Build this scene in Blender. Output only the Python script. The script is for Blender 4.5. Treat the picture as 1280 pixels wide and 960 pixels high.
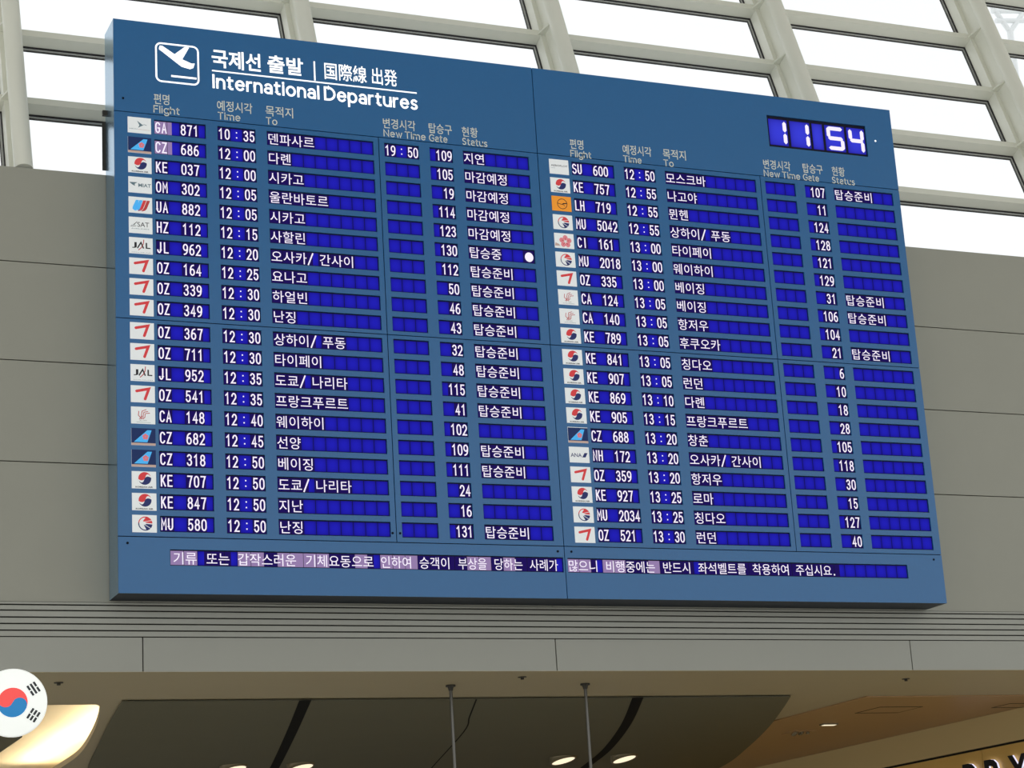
import bpy, math
from mathutils import Vector, Matrix

# ------------------------------------------------------------------ camera, world, light, exposure
SC = bpy.context.scene
COL = SC.collection
for o in list(bpy.data.objects):
    bpy.data.objects.remove(o)

cam_d = bpy.data.cameras.new('camera')
cam = bpy.data.objects.new('camera', cam_d)
COL.objects.link(cam)
cam_d.sensor_fit = 'HORIZONTAL'
cam_d.sensor_width = 36.0
cam_d.lens = 36.0 * 2626.087 / 1280.0
cam_d.clip_end = 400
RGT = Vector((0.92142, -0.38399, -0.05986))
FWD = Vector((0.38527, 0.88262, 0.26919)).normalized()
RGT = (RGT - FWD * RGT.dot(FWD)).normalized()
UPV = RGT.cross(FWD).normalized()
M = Matrix((RGT, UPV, -FWD)).transposed().to_4x4()
M.translation = Vector((-2.7894, -12.5709, 1.6))
cam.matrix_world = M
SC.camera = cam

SC.view_settings.view_transform = 'Standard'
SC.view_settings.look = 'None'
SC.view_settings.exposure = 0.0
SC.view_settings.gamma = 1.0
SC.view_settings.use_curve_mapping = False
try:
    SC.cycles.use_denoising = True
    SC.cycles.max_bounces = 8
    SC.cycles.transparent_max_bounces = 12
    SC.cycles.sample_clamp_indirect = 4.0
except Exception:
    pass

SKY = 1.14
world = bpy.data.worlds.new('overcast_sky')
SC.world = world
world.use_nodes = True
wn = world.node_tree.nodes
bg = wn['Background']
bg.inputs['Color'].default_value = (0.96, 0.985, 1.0, 1)
bg.inputs['Strength'].default_value = SKY

# ------------------------------------------------------------------ materials
def s2l(c):
    return tuple((x / 255 / 12.92) if x / 255 <= 0.04045 else ((x / 255 + 0.055) / 1.055) ** 2.4 for x in c)

def pbr(name, col, rough=0.5, spec=0.5, metal=0.0, noise=0.0, scale=6.0, bump=0.0):
    m = bpy.data.materials.new(name)
    m.use_nodes = True
    nt = m.node_tree
    b = nt.nodes['Principled BSDF']
    b.inputs['Base Color'].default_value = (*col, 1)
    b.inputs['Roughness'].default_value = rough
    b.inputs['Metallic'].default_value = metal
    b.inputs['Specular IOR Level'].default_value = spec
    if noise or bump:
        tc = nt.nodes.new('ShaderNodeTexCoord')
        nz = nt.nodes.new('ShaderNodeTexNoise')
        nz.inputs['Scale'].default_value = scale
        nz.inputs['Detail'].default_value = 4
        nt.links.new(tc.outputs['Object'], nz.inputs['Vector'])
        if noise:
            mx = nt.nodes.new('ShaderNodeMix')
            mx.data_type = 'RGBA'
            mx.inputs[6].default_value = (*[c * (1 - noise) for c in col], 1)
            mx.inputs[7].default_value = (*[min(1, c * (1 + noise)) for c in col], 1)
            nt.links.new(nz.outputs['Fac'], mx.inputs[0])
            nt.links.new(mx.outputs[2], b.inputs['Base Color'])
        if bump:
            bp = nt.nodes.new('ShaderNodeBump')
            bp.inputs['Strength'].default_value = bump
            bp.inputs['Distance'].default_value = 0.002
            nt.links.new(nz.outputs['Fac'], bp.inputs['Height'])
            nt.links.new(bp.outputs['Normal'], b.inputs['Normal'])
    return m

def emit(name, col, strength=1.0):
    m = bpy.data.materials.new(name)
    m.use_nodes = True
    nt = m.node_tree
    nt.nodes.remove(nt.nodes['Principled BSDF'])
    e = nt.nodes.new('ShaderNodeEmission')
    e.inputs['Color'].default_value = (*col, 1)
    e.inputs['Strength'].default_value = strength
    nt.links.new(e.outputs[0], nt.nodes['Material Output'].inputs['Surface'])
    return m

def lit_cell(name, centre, edge):
    """Backlit display cell: the lamp behind each cell is brightest in the middle of the cell (UV = one cell)."""
    m = bpy.data.materials.new(name)
    m.use_nodes = True
    nt = m.node_tree
    nt.nodes.remove(nt.nodes['Principled BSDF'])
    N = nt.nodes.new
    L = nt.links.new
    uv = N('ShaderNodeUVMap')
    sp = N('ShaderNodeSeparateXYZ')
    L(uv.outputs[0], sp.inputs[0])
    prods = []
    for ax in (0, 1):
        inv = N('ShaderNodeMath'); inv.operation = 'SUBTRACT'; inv.inputs[0].default_value = 1
        L(sp.outputs[ax], inv.inputs[1])
        mu = N('ShaderNodeMath'); mu.operation = 'MULTIPLY'
        L(sp.outputs[ax], mu.inputs[0]); L(inv.outputs[0], mu.inputs[1])
        prods.append(mu)
    mu = N('ShaderNodeMath'); mu.operation = 'MULTIPLY'
    L(prods[0].outputs[0], mu.inputs[0]); L(prods[1].outputs[0], mu.inputs[1])
    sc = N('ShaderNodeMath'); sc.operation = 'MULTIPLY'; sc.inputs[1].default_value = 16
    L(mu.outputs[0], sc.inputs[0])
    pw = N('ShaderNodeMath'); pw.operation = 'POWER'; pw.inputs[1].default_value = 0.33; pw.use_clamp = True
    L(sc.outputs[0], pw.inputs[0])
    mx = N('ShaderNodeMix'); mx.data_type = 'RGBA'
    mx.inputs[6].default_value = (*edge, 1); mx.inputs[7].default_value = (*centre, 1)
    L(pw.outputs[0], mx.inputs[0])
    e = N('ShaderNodeEmission')
    L(mx.outputs[2], e.inputs['Color'])
    L(e.outputs[0], nt.nodes['Material Output'].inputs['Surface'])
    return m

def backlit(name, col, k, rough=0.5):
    """translucent sign face with a lamp behind it"""
    m = pbr(name, col, rough, 0.3)
    b = m.node_tree.nodes['Principled BSDF']
    b.inputs['Emission Color'].default_value = (*col, 1)
    b.inputs['Emission Strength'].default_value = k
    return m

def glass_mat(name):
    m = bpy.data.materials.new(name)
    m.use_nodes = True
    nt = m.node_tree
    nt.nodes.remove(nt.nodes['Principled BSDF'])
    t = nt.nodes.new('ShaderNodeBsdfTransparent')
    t.inputs[0].default_value = (0.985, 0.99, 0.99, 1)
    g = nt.nodes.new('ShaderNodeBsdfGlossy')
    g.inputs['Roughness'].default_value = 0.02
    lw = nt.nodes.new('ShaderNodeLayerWeight')
    lw.inputs['Blend'].default_value = 0.5
    pw = nt.nodes.new('ShaderNodeMath'); pw.operation = 'POWER'; pw.inputs[1].default_value = 5
    nt.links.new(lw.outputs['Facing'], pw.inputs[0])
    f = nt.nodes.new('ShaderNodeMath'); f.operation = 'MULTIPLY_ADD'; f.inputs[1].default_value = 0.8; f.inputs[2].default_value = 0.03
    nt.links.new(pw.outputs[0], f.inputs[0])
    mx = nt.nodes.new('ShaderNodeMixShader')
    nt.links.new(f.outputs[0], mx.inputs[0])
    nt.links.new(t.outputs[0], mx.inputs[1])
    nt.links.new(g.outputs[0], mx.inputs[2])
    nt.links.new(mx.outputs[0], nt.nodes['Material Output'].inputs['Surface'])
    return m

MT = dict(
    board=pbr('board_blue_paint', (0.006, 0.128, 0.345), 0.30, 0.72, noise=0.04, scale=30),
    side=pbr('board_side_metal_blue', (0.30, 0.46, 0.62), 0.2, 0.5, metal=0.85),
    seam=pbr('seam_dark', (0.004, 0.008, 0.018), 0.8, 0.1),
    navy=emit('screen_navy', s2l((32, 20, 88))),
    rim=pbr('screen_rim', (0.004, 0.004, 0.02), 0.6, 0.2),
    cell=lit_cell('screen_cell_blue', s2l((34, 32, 180)), s2l((22, 18, 108))),
    lilac=emit('screen_lilac', s2l((148, 125, 170))),
    clockcell=lit_cell('clock_cell_blue', s2l((58, 62, 214)), s2l((34, 30, 140))),
    glyph=emit('screen_white', s2l((246, 238, 252)), 1.05),
    white=backlit('lit_white_lettering', (0.88, 0.88, 0.87), 0.85),
    pale=pbr('pale_vinyl', (0.80, 0.81, 0.72), 0.4, 0.4),
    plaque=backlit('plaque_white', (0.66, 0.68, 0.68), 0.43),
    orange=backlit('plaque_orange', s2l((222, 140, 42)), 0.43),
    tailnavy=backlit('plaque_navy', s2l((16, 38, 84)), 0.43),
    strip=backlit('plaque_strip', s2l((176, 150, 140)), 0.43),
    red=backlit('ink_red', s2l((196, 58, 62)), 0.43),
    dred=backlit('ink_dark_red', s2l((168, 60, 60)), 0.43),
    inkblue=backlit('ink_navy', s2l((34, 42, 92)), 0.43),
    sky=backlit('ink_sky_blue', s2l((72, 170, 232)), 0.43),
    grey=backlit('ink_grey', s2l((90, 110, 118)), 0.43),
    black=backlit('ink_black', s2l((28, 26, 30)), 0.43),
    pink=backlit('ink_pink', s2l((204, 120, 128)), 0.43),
    wall=pbr('wall_panel_grey', (0.345, 0.34, 0.285), 0.55, 0.3, noise=0.03, scale=3),
    fascia=pbr('fascia_grey', (0.365, 0.365, 0.32), 0.5, 0.3, noise=0.03, scale=3),
    dark=pbr('joint_dark', (0.02, 0.02, 0.016), 0.8, 0.1),
    soffit=pbr('soffit_beige', (0.47, 0.395, 0.24), 0.45, 0.4, noise=0.03, scale=2),
    raft=pbr('raft_olive', (0.15, 0.14, 0.085), 0.6, 0.3, noise=0.05, scale=2),
    raftedge=pbr('raft_edge', (0.10, 0.095, 0.06), 0.5, 0.3),
    slot=pbr('slot_black', (0.006, 0.006, 0.006), 0.8, 0.1),
    brown=pbr('ceiling_brown', (0.42, 0.25, 0.11), 0.35, 0.5, noise=0.05, scale=3),
    wood=pbr('shop_wood', (0.74, 0.46, 0.12), 0.5, 0.4, noise=0.10, scale=1.5),
    band=pbr('shop_band', (0.66, 0.50, 0.23), 0.5, 0.4),
    bounce_slab=pbr('white_bounce_slab', (0.8, 0.8, 0.78), 0.8, 0.2),  # bright white for the added slab that bounces sky light
    under=pbr('cabinet_underside_shade', (0.012, 0.018, 0.03), 0.45, 0.4),  # shade of the cabinet bottom put into the colour
    truss=pbr('truss_white', (0.84, 0.86, 0.86), 0.5, 0.3),
    frame=pbr('window_frame_paint', (0.80, 0.80, 0.70), 0.4, 0.4),
    gasket=pbr('gasket_dark', (0.03, 0.028, 0.03), 0.6, 0.3),
    bead=pbr('glazing_bead', (0.55, 0.55, 0.52), 0.35, 0.5),
    glass=glass_mat('window_glass'),
    steel=pbr('steel_rod', (0.13, 0.125, 0.11), 0.3, 0.5, metal=0.9),
    bronze=pbr('flange_dark', (0.05, 0.045, 0.035), 0.5, 0.4, metal=0.5),
    lampglow=emit('downlight_glow', (1.0, 0.86, 0.60), 1.15),
    trimring=pbr('downlight_ring', (0.22, 0.18, 0.10), 0.35, 0.5, metal=0.3),
    coveglow=emit('cove_lamp_glow', (1.0, 0.88, 0.66), 42.0),
    covepaint=pbr('cove_paint', (0.82, 0.72, 0.52), 0.6, 0.2),
    flagwhite=backlit('flag_white', (0.86, 0.88, 0.84), 0.5, 0.17),
    flagred=backlit('flag_red', s2l((236, 82, 78)), 0.5, 0.17),
    flagblue=backlit('flag_blue', s2l((36, 122, 180)), 0.5, 0.17),
    flagblack=backlit('flag_black', s2l((40, 42, 46)), 0.5, 0.17),
    floor=pbr('hall_floor', (0.68, 0.66, 0.61), 0.3, 0.5, noise=0.05, scale=1),
    hall=pbr('hall_paint', (0.62, 0.60, 0.55), 0.7, 0.2),
    signblack=pbr('sign_letter_black', (0.012, 0.011, 0.014), 0.4, 0.4),
    signglow=emit('sign_backlight', (0.80, 0.78, 1.0), 1.1),
)

# ------------------------------------------------------------------ helpers
class MB:
    """collects verts / faces / material slots / uvs for ONE mesh object"""
    def __init__(self):
        self.v, self.f, self.m, self.uv, self.mats, self.smooth = [], [], [], [], [], []
    def slot(self, mat):
        if mat not in self.mats:
            self.mats.append(mat)
        return self.mats.index(mat)
    def face(self, pts, mat, uv=None, smooth=False):
        i = len(self.v)
        self.v += [tuple(p) for p in pts]
        self.f.append(tuple(range(i, i + len(pts))))
        self.m.append(self.slot(mat)); self.uv.append(uv); self.smooth.append(smooth)
    def mesh(self, vs, fs, mat, smooth=False):
        i = len(self.v)
        self.v += [tuple(p) for p in vs]
        k = self.slot(mat)
        for f in fs:
            self.f.append(tuple(i + a for a in f)); self.m.append(k); self.uv.append(None); self.smooth.append(smooth)
    def box(self, x0, x1, y0, y1, z0, z1, mat, xf=None):
        c = [(x, y, z) for z in (z0, z1) for y in (y0, y1) for x in (x0, x1)]
        if xf: c = [xf(p) for p in c]
        self.mesh(c, [(0, 2, 3, 1), (4, 5, 7, 6), (0, 1, 5, 4), (2, 6, 7, 3), (0, 4, 6, 2), (1, 3, 7, 5)], mat)
    def tube(self, p0, p1, r, mat, n=20, r1=None):
        p0, p1 = Vector(p0), Vector(p1)
        d = (p1 - p0).normalized()
        a = d.orthogonal().normalized(); b = d.cross(a)
        r1 = r if r1 is None else r1
        vs = []
        for p, rr in ((p0, r), (p1, r1)):
            for k in range(n):
                t = 2 * math.pi * k / n
                vs.append(p + a * math.cos(t) * rr + b * math.sin(t) * rr)
        self.mesh(vs, [(k, (k + 1) % n, n + (k + 1) % n, n + k) for k in range(n)], mat, True)
        self.mesh(vs[:n], [tuple(reversed(range(n)))], mat)
        self.mesh(vs[n:], [tuple(range(n))], mat)
    def build(self, name, parent=None, loc=None, sub=False):
        me = bpy.data.meshes.new(name)
        off = Vector(loc) if loc else Vector((0, 0, 0))
        me.from_pydata([(p[0] - off[0], p[1] - off[1], p[2] - off[2]) for p in self.v], [], self.f)
        for m in self.mats: me.materials.append(m)
        for p, k, s in zip(me.polygons, self.m, self.smooth):
            p.material_index = k; p.use_smooth = s
        if any(u is not None for u in self.uv):
            ul = me.uv_layers.new(name='cell')
            for p, u in zip(me.polygons, self.uv):
                if u:
                    for li, q in zip(p.loop_indices, u): ul.data[li].uv = q
        me.update()
        o = bpy.data.objects.new(name, me)
        COL.objects.link(o)
        if loc: o.location = off
        if parent is not None:
            o.parent = parent
            o.location = (0, 0, 0) if sub else off - Vector(parent['base'])
        return o

def tag(o, label=None, cat=None, group=None, kind=None):
    if label: o['label'] = label
    if cat: o['category'] = cat
    if group: o['group'] = group
    if kind: o['kind'] = kind
    return o

def thing(name, loc, label, cat, group=None, kind=None):
    o = bpy.data.objects.new(name, None)
    COL.objects.link(o)
    o.empty_display_size = 0.1
    o.location = loc
    o['base'] = tuple(loc)
    tag(o, label, cat, group, kind)
    return o

def struct(name, mb, label=None):
    o = mb.build(name)
    return tag(o, label, None, None, 'structure')

# ------------------------------------------------------------------ the hall shell
Z0, HB, WB = 3.9665, 3.8316, 6.0      # board bottom, height, width
YW = 0.27                             # wall plane behind the board
X0, X1 = -5.4, 12.0
WTOP, WBOT, FBOT = 6.797, 3.958, 3.524

b = MB(); b.box(-14, 20, -30, 14, -0.2, 0, MT['floor']); struct('floor', b, 'pale polished hall floor')
b = MB(); b.box(-14, 20, -18.5, 4.5, 12.0, 12.2, MT['hall']); struct('ceiling', b, 'high pale hall ceiling')

# upper wall: three horizontal joints, wide panels
b = MB()
js = [WTOP, 6.149, 5.492, 4.835, WBOT]
for a, c in zip(js[:-1], js[1:]):
    for xa, xb in ((X0, -2.605), (-2.60, 0.202), (0.205, 3.007), (3.01, 5.817), (5.82, 8.627), (8.63, X1)):
        b.box(xa, xb, YW, YW + 0.04, c + (0.007 if c > WBOT else 0), a, MT['wall'])
b.box(X0, X1, YW + 0.03, YW + 0.12, WBOT, WTOP - 0.01, MT['dark'])
struct('wall_front', b, 'grey panelled wall behind the departures board')

# grooved moulding and the plain fascia below it
b = MB()
gz = [WBOT, 3.937, 3.902, 3.860, 3.820, 3.779, 3.739]
for a, c in zip(gz[:-1], gz[1:]):
    b.box(X0, X1, YW - 0.012, YW + 0.05, c + 0.0045, a - 0.0045, MT['fascia'])
b.box(X0, X1, YW + 0.004, YW + 0.06, 3.739, WBOT, MT['dark'])
struct('trim_1', b, 'horizontal grooved grey moulding under the board')
b = MB()
xs = [X0, -2.6, 0.205, 3.01, 5.82, 8.63, X1]
for a, c in zip(xs[:-1], xs[1:]):
    b.box(a + 0.004, c - 0.004, YW - 0.012, YW + 0.05, FBOT, 3.7365, MT['fascia'])
b.box(X0, X1, YW + 0.02, YW + 0.055, FBOT + 0.004, 3.7365, MT['dark'])
struct('trim_2', b, 'plain grey fascia band below the grooved moulding')

# ---- sloped glazing above the wall: local frame (x, s up the slope, d towards the hall)
YG, ZG, SL = 0.60, 6.9306, 0.378
LN = math.hypot(1, SL)
US = Vector((0, SL / LN, 1 / LN))
UD = Vector((0, -1 / LN, SL / LN))
def G(p):
    return Vector((p[0], YG, ZG)) + US * p[1] + UD * p[2]
MUL = [-2.66, -0.52, 1.63, 3.74, 5.87, 8.05, 10.2]
ROW = 0.655
NR = 6
TH, TD = 0.058, 0.105                # transom face height and depth
FW = 0.05                            # half width of a vertical frame
b = MB()
b.box(X0, X1, YW + .125, 0.80, 6.66, 6.72, MT['wall'])
struct('trim_3', b, 'window sill behind the wall top')
n = 1
tn = 4
for i in range(len(MUL) - 1):
    xa, xb = MUL[i] + FW, MUL[i + 1] - FW
    for r in range(NR):
        s0, s1 = r * ROW + (0 if r else -0.25), (r + 1) * ROW - TH
        w = thing('window_%d' % n, G(((xa + xb) / 2, s0, -TD)), 'sloping window pane above the wall', None, None, 'structure')
        del w['label']
        n += 1
        g = MB(); g.box(xa + .012, xb - .012, s0 + .012, s1 - .012, -TD - .012, -TD - .006, MT['glass'], G); g.build('pane', w)
        k = MB()
        def frame_strip(m, e0, e1, d0, d1):
            A, B_, C_, D_ = xa + e0, xb - e0, s0 + e0, s1 - e0
            q = e1 - e0
            for (a0, a1, c0, c1) in ((A, B_, C_, C_ + q), (A, B_, D_ - q, D_), (A, A + q, C_ + q, D_ - q), (B_ - q, B_, C_ + q, D_ - q)):
                k.box(a0, a1, c0, c1, d0, d1, MT[m], G)
        frame_strip('gasket', 0, .007, -TD - .02, -TD)
        frame_strip('bead', .007, .020, -TD - .03, -TD - .012)
        frame_strip('gasket', .020, .0245, -TD - .03, -TD - .016)
        k.build('gasket', w)
        t = MB(); t.box(xa, xb, s1, s1 + TH, -TD - .03, 0, MT['frame'], G)
        tag(t.build('trim_%d' % tn), None, None, None, 'structure'); tn += 1
for i, x in enumerate(MUL):
    t = MB()
    t.box(x - FW, x + FW, -.12, NR * ROW, -TD - .03, 0, MT['frame'], G)
    t.box(x - .012, x + .012, -.12, NR * ROW, 0, .15, MT['frame'], G)
    t.tube(G((x, -.205, .20)), G((x, NR * ROW, .20)), .062, MT['frame'], 28)
    for r in range(NR):
        s = (r + 1) * ROW - TH
        for sg in (-1, 1):
            vs = [G((x + sg * .012, s + .010, .15)), G((x + sg * .012, s + .010, 0)), G((x + sg * .075, s + .010, 0)),
                  G((x + sg * .012, s + .026, .15)), G((x + sg * .012, s + .026, 0)), G((x + sg * .075, s + .026, 0))]
            t.mesh(vs, [(0, 1, 2), (5, 4, 3), (0, 3, 4, 1), (1, 4, 5, 2), (2, 5, 3, 0)], MT['frame'])
    tag(t.build('trim_%d' % tn), None, None, None, 'structure'); tn += 1
b = MB()
b.box(X0, X1, NR * ROW, NR * ROW + .35, -.2, .3, MT['frame'], G)
tag(b.build('trim_%d' % tn), None, None, None, 'structure'); tn += 1

# ---- lower ceiling under the slab: beige soffit, dark raft, brown panel, bright cove
ZS = FBOT
def slab(b, pts, z0, z1, mat, side=None):
    n = len(pts)
    b.face([(p[0], p[1], z0) for p in reversed(pts)], mat)
    b.face([(p[0], p[1], z1) for p in pts], mat)
    for k in range(n):
        p, q = pts[k], pts[(k + 1) % n]
        b.face([(p[0], p[1], z0), (q[0], q[1], z0), (q[0], q[1], z1), (p[0], p[1], z1)], side or mat)
def arc_pts(pts, n=8):
    """Catmull-Rom through pts"""
    out = []
    P = [pts[0]] + list(pts) + [pts[-1]]
    for i in range(1, len(P) - 2):
        for k in range(n):
            t = k / n
            out.append(tuple(0.5 * ((2 * P[i][a]) + (-P[i-1][a] + P[i+1][a]) * t + (2*P[i-1][a] - 5*P[i][a] + 4*P[i+1][a] - P[i+2][a]) * t*t + (-P[i-1][a] + 3*P[i][a] - 3*P[i+1][a] + P[i+2][a]) * t**3) for a in (0, 1)))
    out.append(tuple(pts[-1]))
    return out

LEDGE = arc_pts([(.36, 1.55), (.54, 2.83), (.73, 4.07), (.99, 5.72), (1.5, 8.5)])
REDGE = arc_pts([(5.55, 1.55), (5.91, 2.31), (6.47, 3.54), (7.09, 5.02), (7.73, 6.69), (8.2, 8.5)])
COVE = arc_pts([(.24, 1.80), (.31, 2.02), (.51, 3.15), (.72, 4.72), (.77, 5.8), (.80, 7.5)])
b = MB()
slab(b, [(X0, YW + .055), (X1, YW + .055), (X1, 1.50), (X0, 1.50)], ZS, ZS + .10, MT['soffit'])
slab(b, [(X0, YW - .01), (X1, YW - .01), (X1, YW + .055), (X0, YW + .055)], FBOT - .002, FBOT + .002, MT['soffit'])
struct('ceiling_soffit', b, 'beige soffit strip behind the fascia')
b = MB()
# ceiling plane with the cove opening left out
slab(b, [(X0, 1.50), (-1.3, 1.50), (-1.3, 9.5), (X0, 9.5)], ZS + .004, ZS + .05, MT['soffit'])
slab(b, [(-1.3, 1.50), (.24, 1.50), (.24, 1.78), (-1.3, 1.78)], ZS + .004, ZS + .05, MT['soffit'])
slab(b, [(.24, 1.50)] + [(2.2, 1.50), (2.2, 9.5), (.80, 9.5)] + list(reversed(COVE)), ZS + .004, ZS + .05, MT['soffit'])
slab(b, [(2.2, 1.50), (8.35, 1.50), (8.35, 9.5), (2.2, 9.5)], ZS + .004, ZS + .05, MT['soffit'])
slab(b, [(8.35, 1.50), (X1, 1.50), (X1, 9.5), (8.35, 9.5)], ZS + .004, ZS + .05, MT['soffit'])
struct('ceiling_back', b, 'beige lower ceiling behind the soffit')
b = MB()
slab(b, [(6.29, 1.64), (8.34, 1.64), (8.34, 9.0), (6.29, 9.0)], ZS - .006, ZS + .003, MT['brown'])
struct('ceiling_brown', b, 'glossy brown ceiling panel in front of the shop')
b = MB()
slab(b, LEDGE + list(reversed(REDGE)), ZS - .010, ZS - .002, MT['raft'], MT['raftedge'])
struct('ceiling_raft', b, 'dark olive ceiling raft with curved ends')
b = MB()
slab(b, [(-1.25, 3.30), (.0, 3.30), (.0, 9), (-1.25, 9)], ZS - .03, ZS - .01, MT['raft'], MT['raftedge'])
struct('ceiling_raft.001', b, 'dark ceiling raft at the far left beyond the bright cove')
# cove recess
b = MB()
b.box(-1.3, 1.3, 1.45, 9.5, ZS + .34, ZS + .39, MT['covepaint'])
b.box(-1.34, -1.3, 1.45, 9.5, ZS + .05, ZS + .39, MT['covepaint'])
b.box(-1.3, 1.3, 1.40, 1.45, ZS + .05, ZS + .39, MT['covepaint'])
b.box(1.3, 1.34, 1.45, 9.5, ZS + .05, ZS + .39, MT['covepaint'])
struct('ceiling_cove', b, 'pale light cove recess in the lower ceiling')
b = MB(); b.box(X0, X1, 9.5, 9.7, 0, ZS + .1, MT['hall']); struct('wall_back', b, 'back wall under the lower ceiling')
b = MB(); b.box(X0, 20, .85, 14, ZS + .52, ZS + .6, MT['bounce_slab']); struct('bounce_slab_outside', b, 'added white light-bouncing slab outside the sloping windows')  # unseen slab added to bounce sky light onto the transom undersides
# shop front: wall running away from the viewer
XS = 8.30
b = MB()
b.box(XS, XS + .2, 1.70, 9.5, 3.255, ZS - .006, MT['band'])
b.box(XS + .03, XS + .2, 1.70, 9.5, 3.235, 3.255, MT['dark'])
ys = [1.70, 3.05, 4.55, 5.95, 6.02, 6.10, 9.5]
for a, c in zip(ys[:-1], ys[1:]):
    b.box(XS + .012, XS + .2, a + .004, c - .004, 0, 3.235, MT['wood'])
b.box(XS + .03, XS + .19, 1.70, 9.5, 0, 3.235, MT['dark'])
struct('wall_right', b, 'timber shop front under a beige band at the lower right')

# ------------------------------------------------------------------ stroke font and text
def E(cx, cy, rx, ry, a0, a1, n=10):
    return [(cx + rx * math.cos(math.radians(a0 + (a1 - a0) * k / n)), cy + ry * math.sin(math.radians(a0 + (a1 - a0) * k / n))) for k in range(n + 1)]
SIX = [E(.5, .30, .5, .30, 90, 450, 18), [(.0, .30), (.02, .55), (.16, .80), (.42, .95), (.80, 1.0)]]
ST = {
    '0': [E(.5, .66, .5, .34, 0, 180) + E(.5, .34, .5, .34, 180, 360) + [(1, .66)]],
    '1': [[(.12, .80), (.55, 1), (.55, 0)]],
    '2': [E(.5, .70, .48, .30, 170, -25) + [(.02, 0), (1, 0)]],
    '3': [E(.48, .765, .44, .235, 160, -90) + E(.48, .27, .5, .27, 90, -165)],
    '4': [[(.74, 0), (.74, 1), (0, .28), (1, .28)]],
    '5': [[(.92, 1), (.14, 1), (.08, .53)] + E(.48, .32, .5, .32, 130, -160)],
    '6': SIX,
    '7': [[(0, 1), (1, 1), (.62, .5), (.42, 0)]],
    '8': [E(.5, .76, .43, .24, 90, 450, 18), E(.5, .27, .5, .27, 90, 450, 18)],
    '9': [[(1 - x, 1 - y) for x, y in p] for p in SIX],
    'A': [[(0, 0), (.5, 1), (1, 0)], [(.17, .33), (.83, .33)]],
    'C': [E(.52, .68, .5, .32, 25, 180) + E(.52, .32, .5, .32, 180, 335)],
    'E': [[(.98, 1), (.06, 1), (.06, 0), (1, 0)], [(.06, .53), (.88, .53)]],
    'G': [E(.52, .68, .5, .32, 25, 180) + E(.52, .32, .48, .32, 180, 330) + [(.96, .46), (.55, .46)]],
    'H': [[(.04, 0), (.04, 1)], [(.96, 0), (.96, 1)], [(.04, .52), (.96, .52)]],
    'I': [[(.5, 0), (.5, 1)]],
    'J': [[(.80, 1), (.80, .28)] + E(.42, .28, .38, .28, 0, -170)],
    'K': [[(.06, 0), (.06, 1)], [(.95, 1), (.06, .38)], [(.34, .58), (1, 0)]],
    'L': [[(.1, 1), (.1, 0), (1, 0)]],
    'M': [[(0, 0), (0, 1), (.5, .42), (1, 1), (1, 0)]],
    'N': [[(.05, 0), (.05, 1), (.95, 0), (.95, 1)]],
    'O': [E(.5, .66, .5, .34, 0, 180) + E(.5, .34, .5, .34, 180, 360) + [(1, .66)]],
    'S': [E(.5, .755, .46, .245, 25, 270) + E(.5, .26, .5, .26, 90, -155)],
    'U': [[(.04, 1), (.04, .32)] + E(.5, .32, .46, .32, 180, 360) + [(.96, 1)]],
    'Z': [[(.04, 1), (.98, 1), (.02, 0), (1, 0)]],
}
def stroke(b, pts, w, mat, y=0.0, place=None, cap=True):
    """flat ribbon of width w along pts (x, z) in the plane y"""
    P = [Vector(p) for p in pts]
    h = w / 2
    nrm = []
    for i in range(len(P)):
        ds = []
        if i > 0: ds.append((P[i] - P[i - 1]).normalized())
        if i < len(P) - 1: ds.append((P[i + 1] - P[i]).normalized())
        if i == 0 and (P[0] - P[-1]).length < 1e-6: ds.insert(0, (P[0] - P[-2]).normalized())
        if i == len(P) - 1 and (P[0] - P[-1]).length < 1e-6: ds.append((P[1] - P[0]).normalized())
        ns = [Vector((-d.y, d.x)) for d in ds]
        m = ns[0] if len(ns) == 1 else (ns[0] + ns[1])
        m = m.normalized() if m.length > 1e-6 else ns[0]
        k = max(0.45, m.dot(ns[0]))
        nrm.append(m * (h / k))
    closed = (P[0] - P[-1]).length < 1e-6
    if cap and not closed:
        d0 = (P[0] - P[1]).normalized() * h * .9; d1 = (P[-1] - P[-2]).normalized() * h * .9
        P[0] = P[0] + d0; P[-1] = P[-1] + d1
    f = place or (lambda q: (q[0], y, q[1]))
    vs = []
    for p, q in zip(P, nrm):
        vs.append(f(p + q)); vs.append(f(p - q))
    b.mesh(vs, [(2 * i, 2 * i + 1, 2 * i + 3, 2 * i + 2) for i in range(len(P) - 1)], mat)

def stroke_char(b, ch, x, z, w, h, sw, mat, y):
    for p in ST[ch]:
        stroke(b, [(x + sw / 2 + q[0] * (w - sw), z + sw / 2 + q[1] * (h - sw)) for q in p], sw, mat, y)

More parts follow.
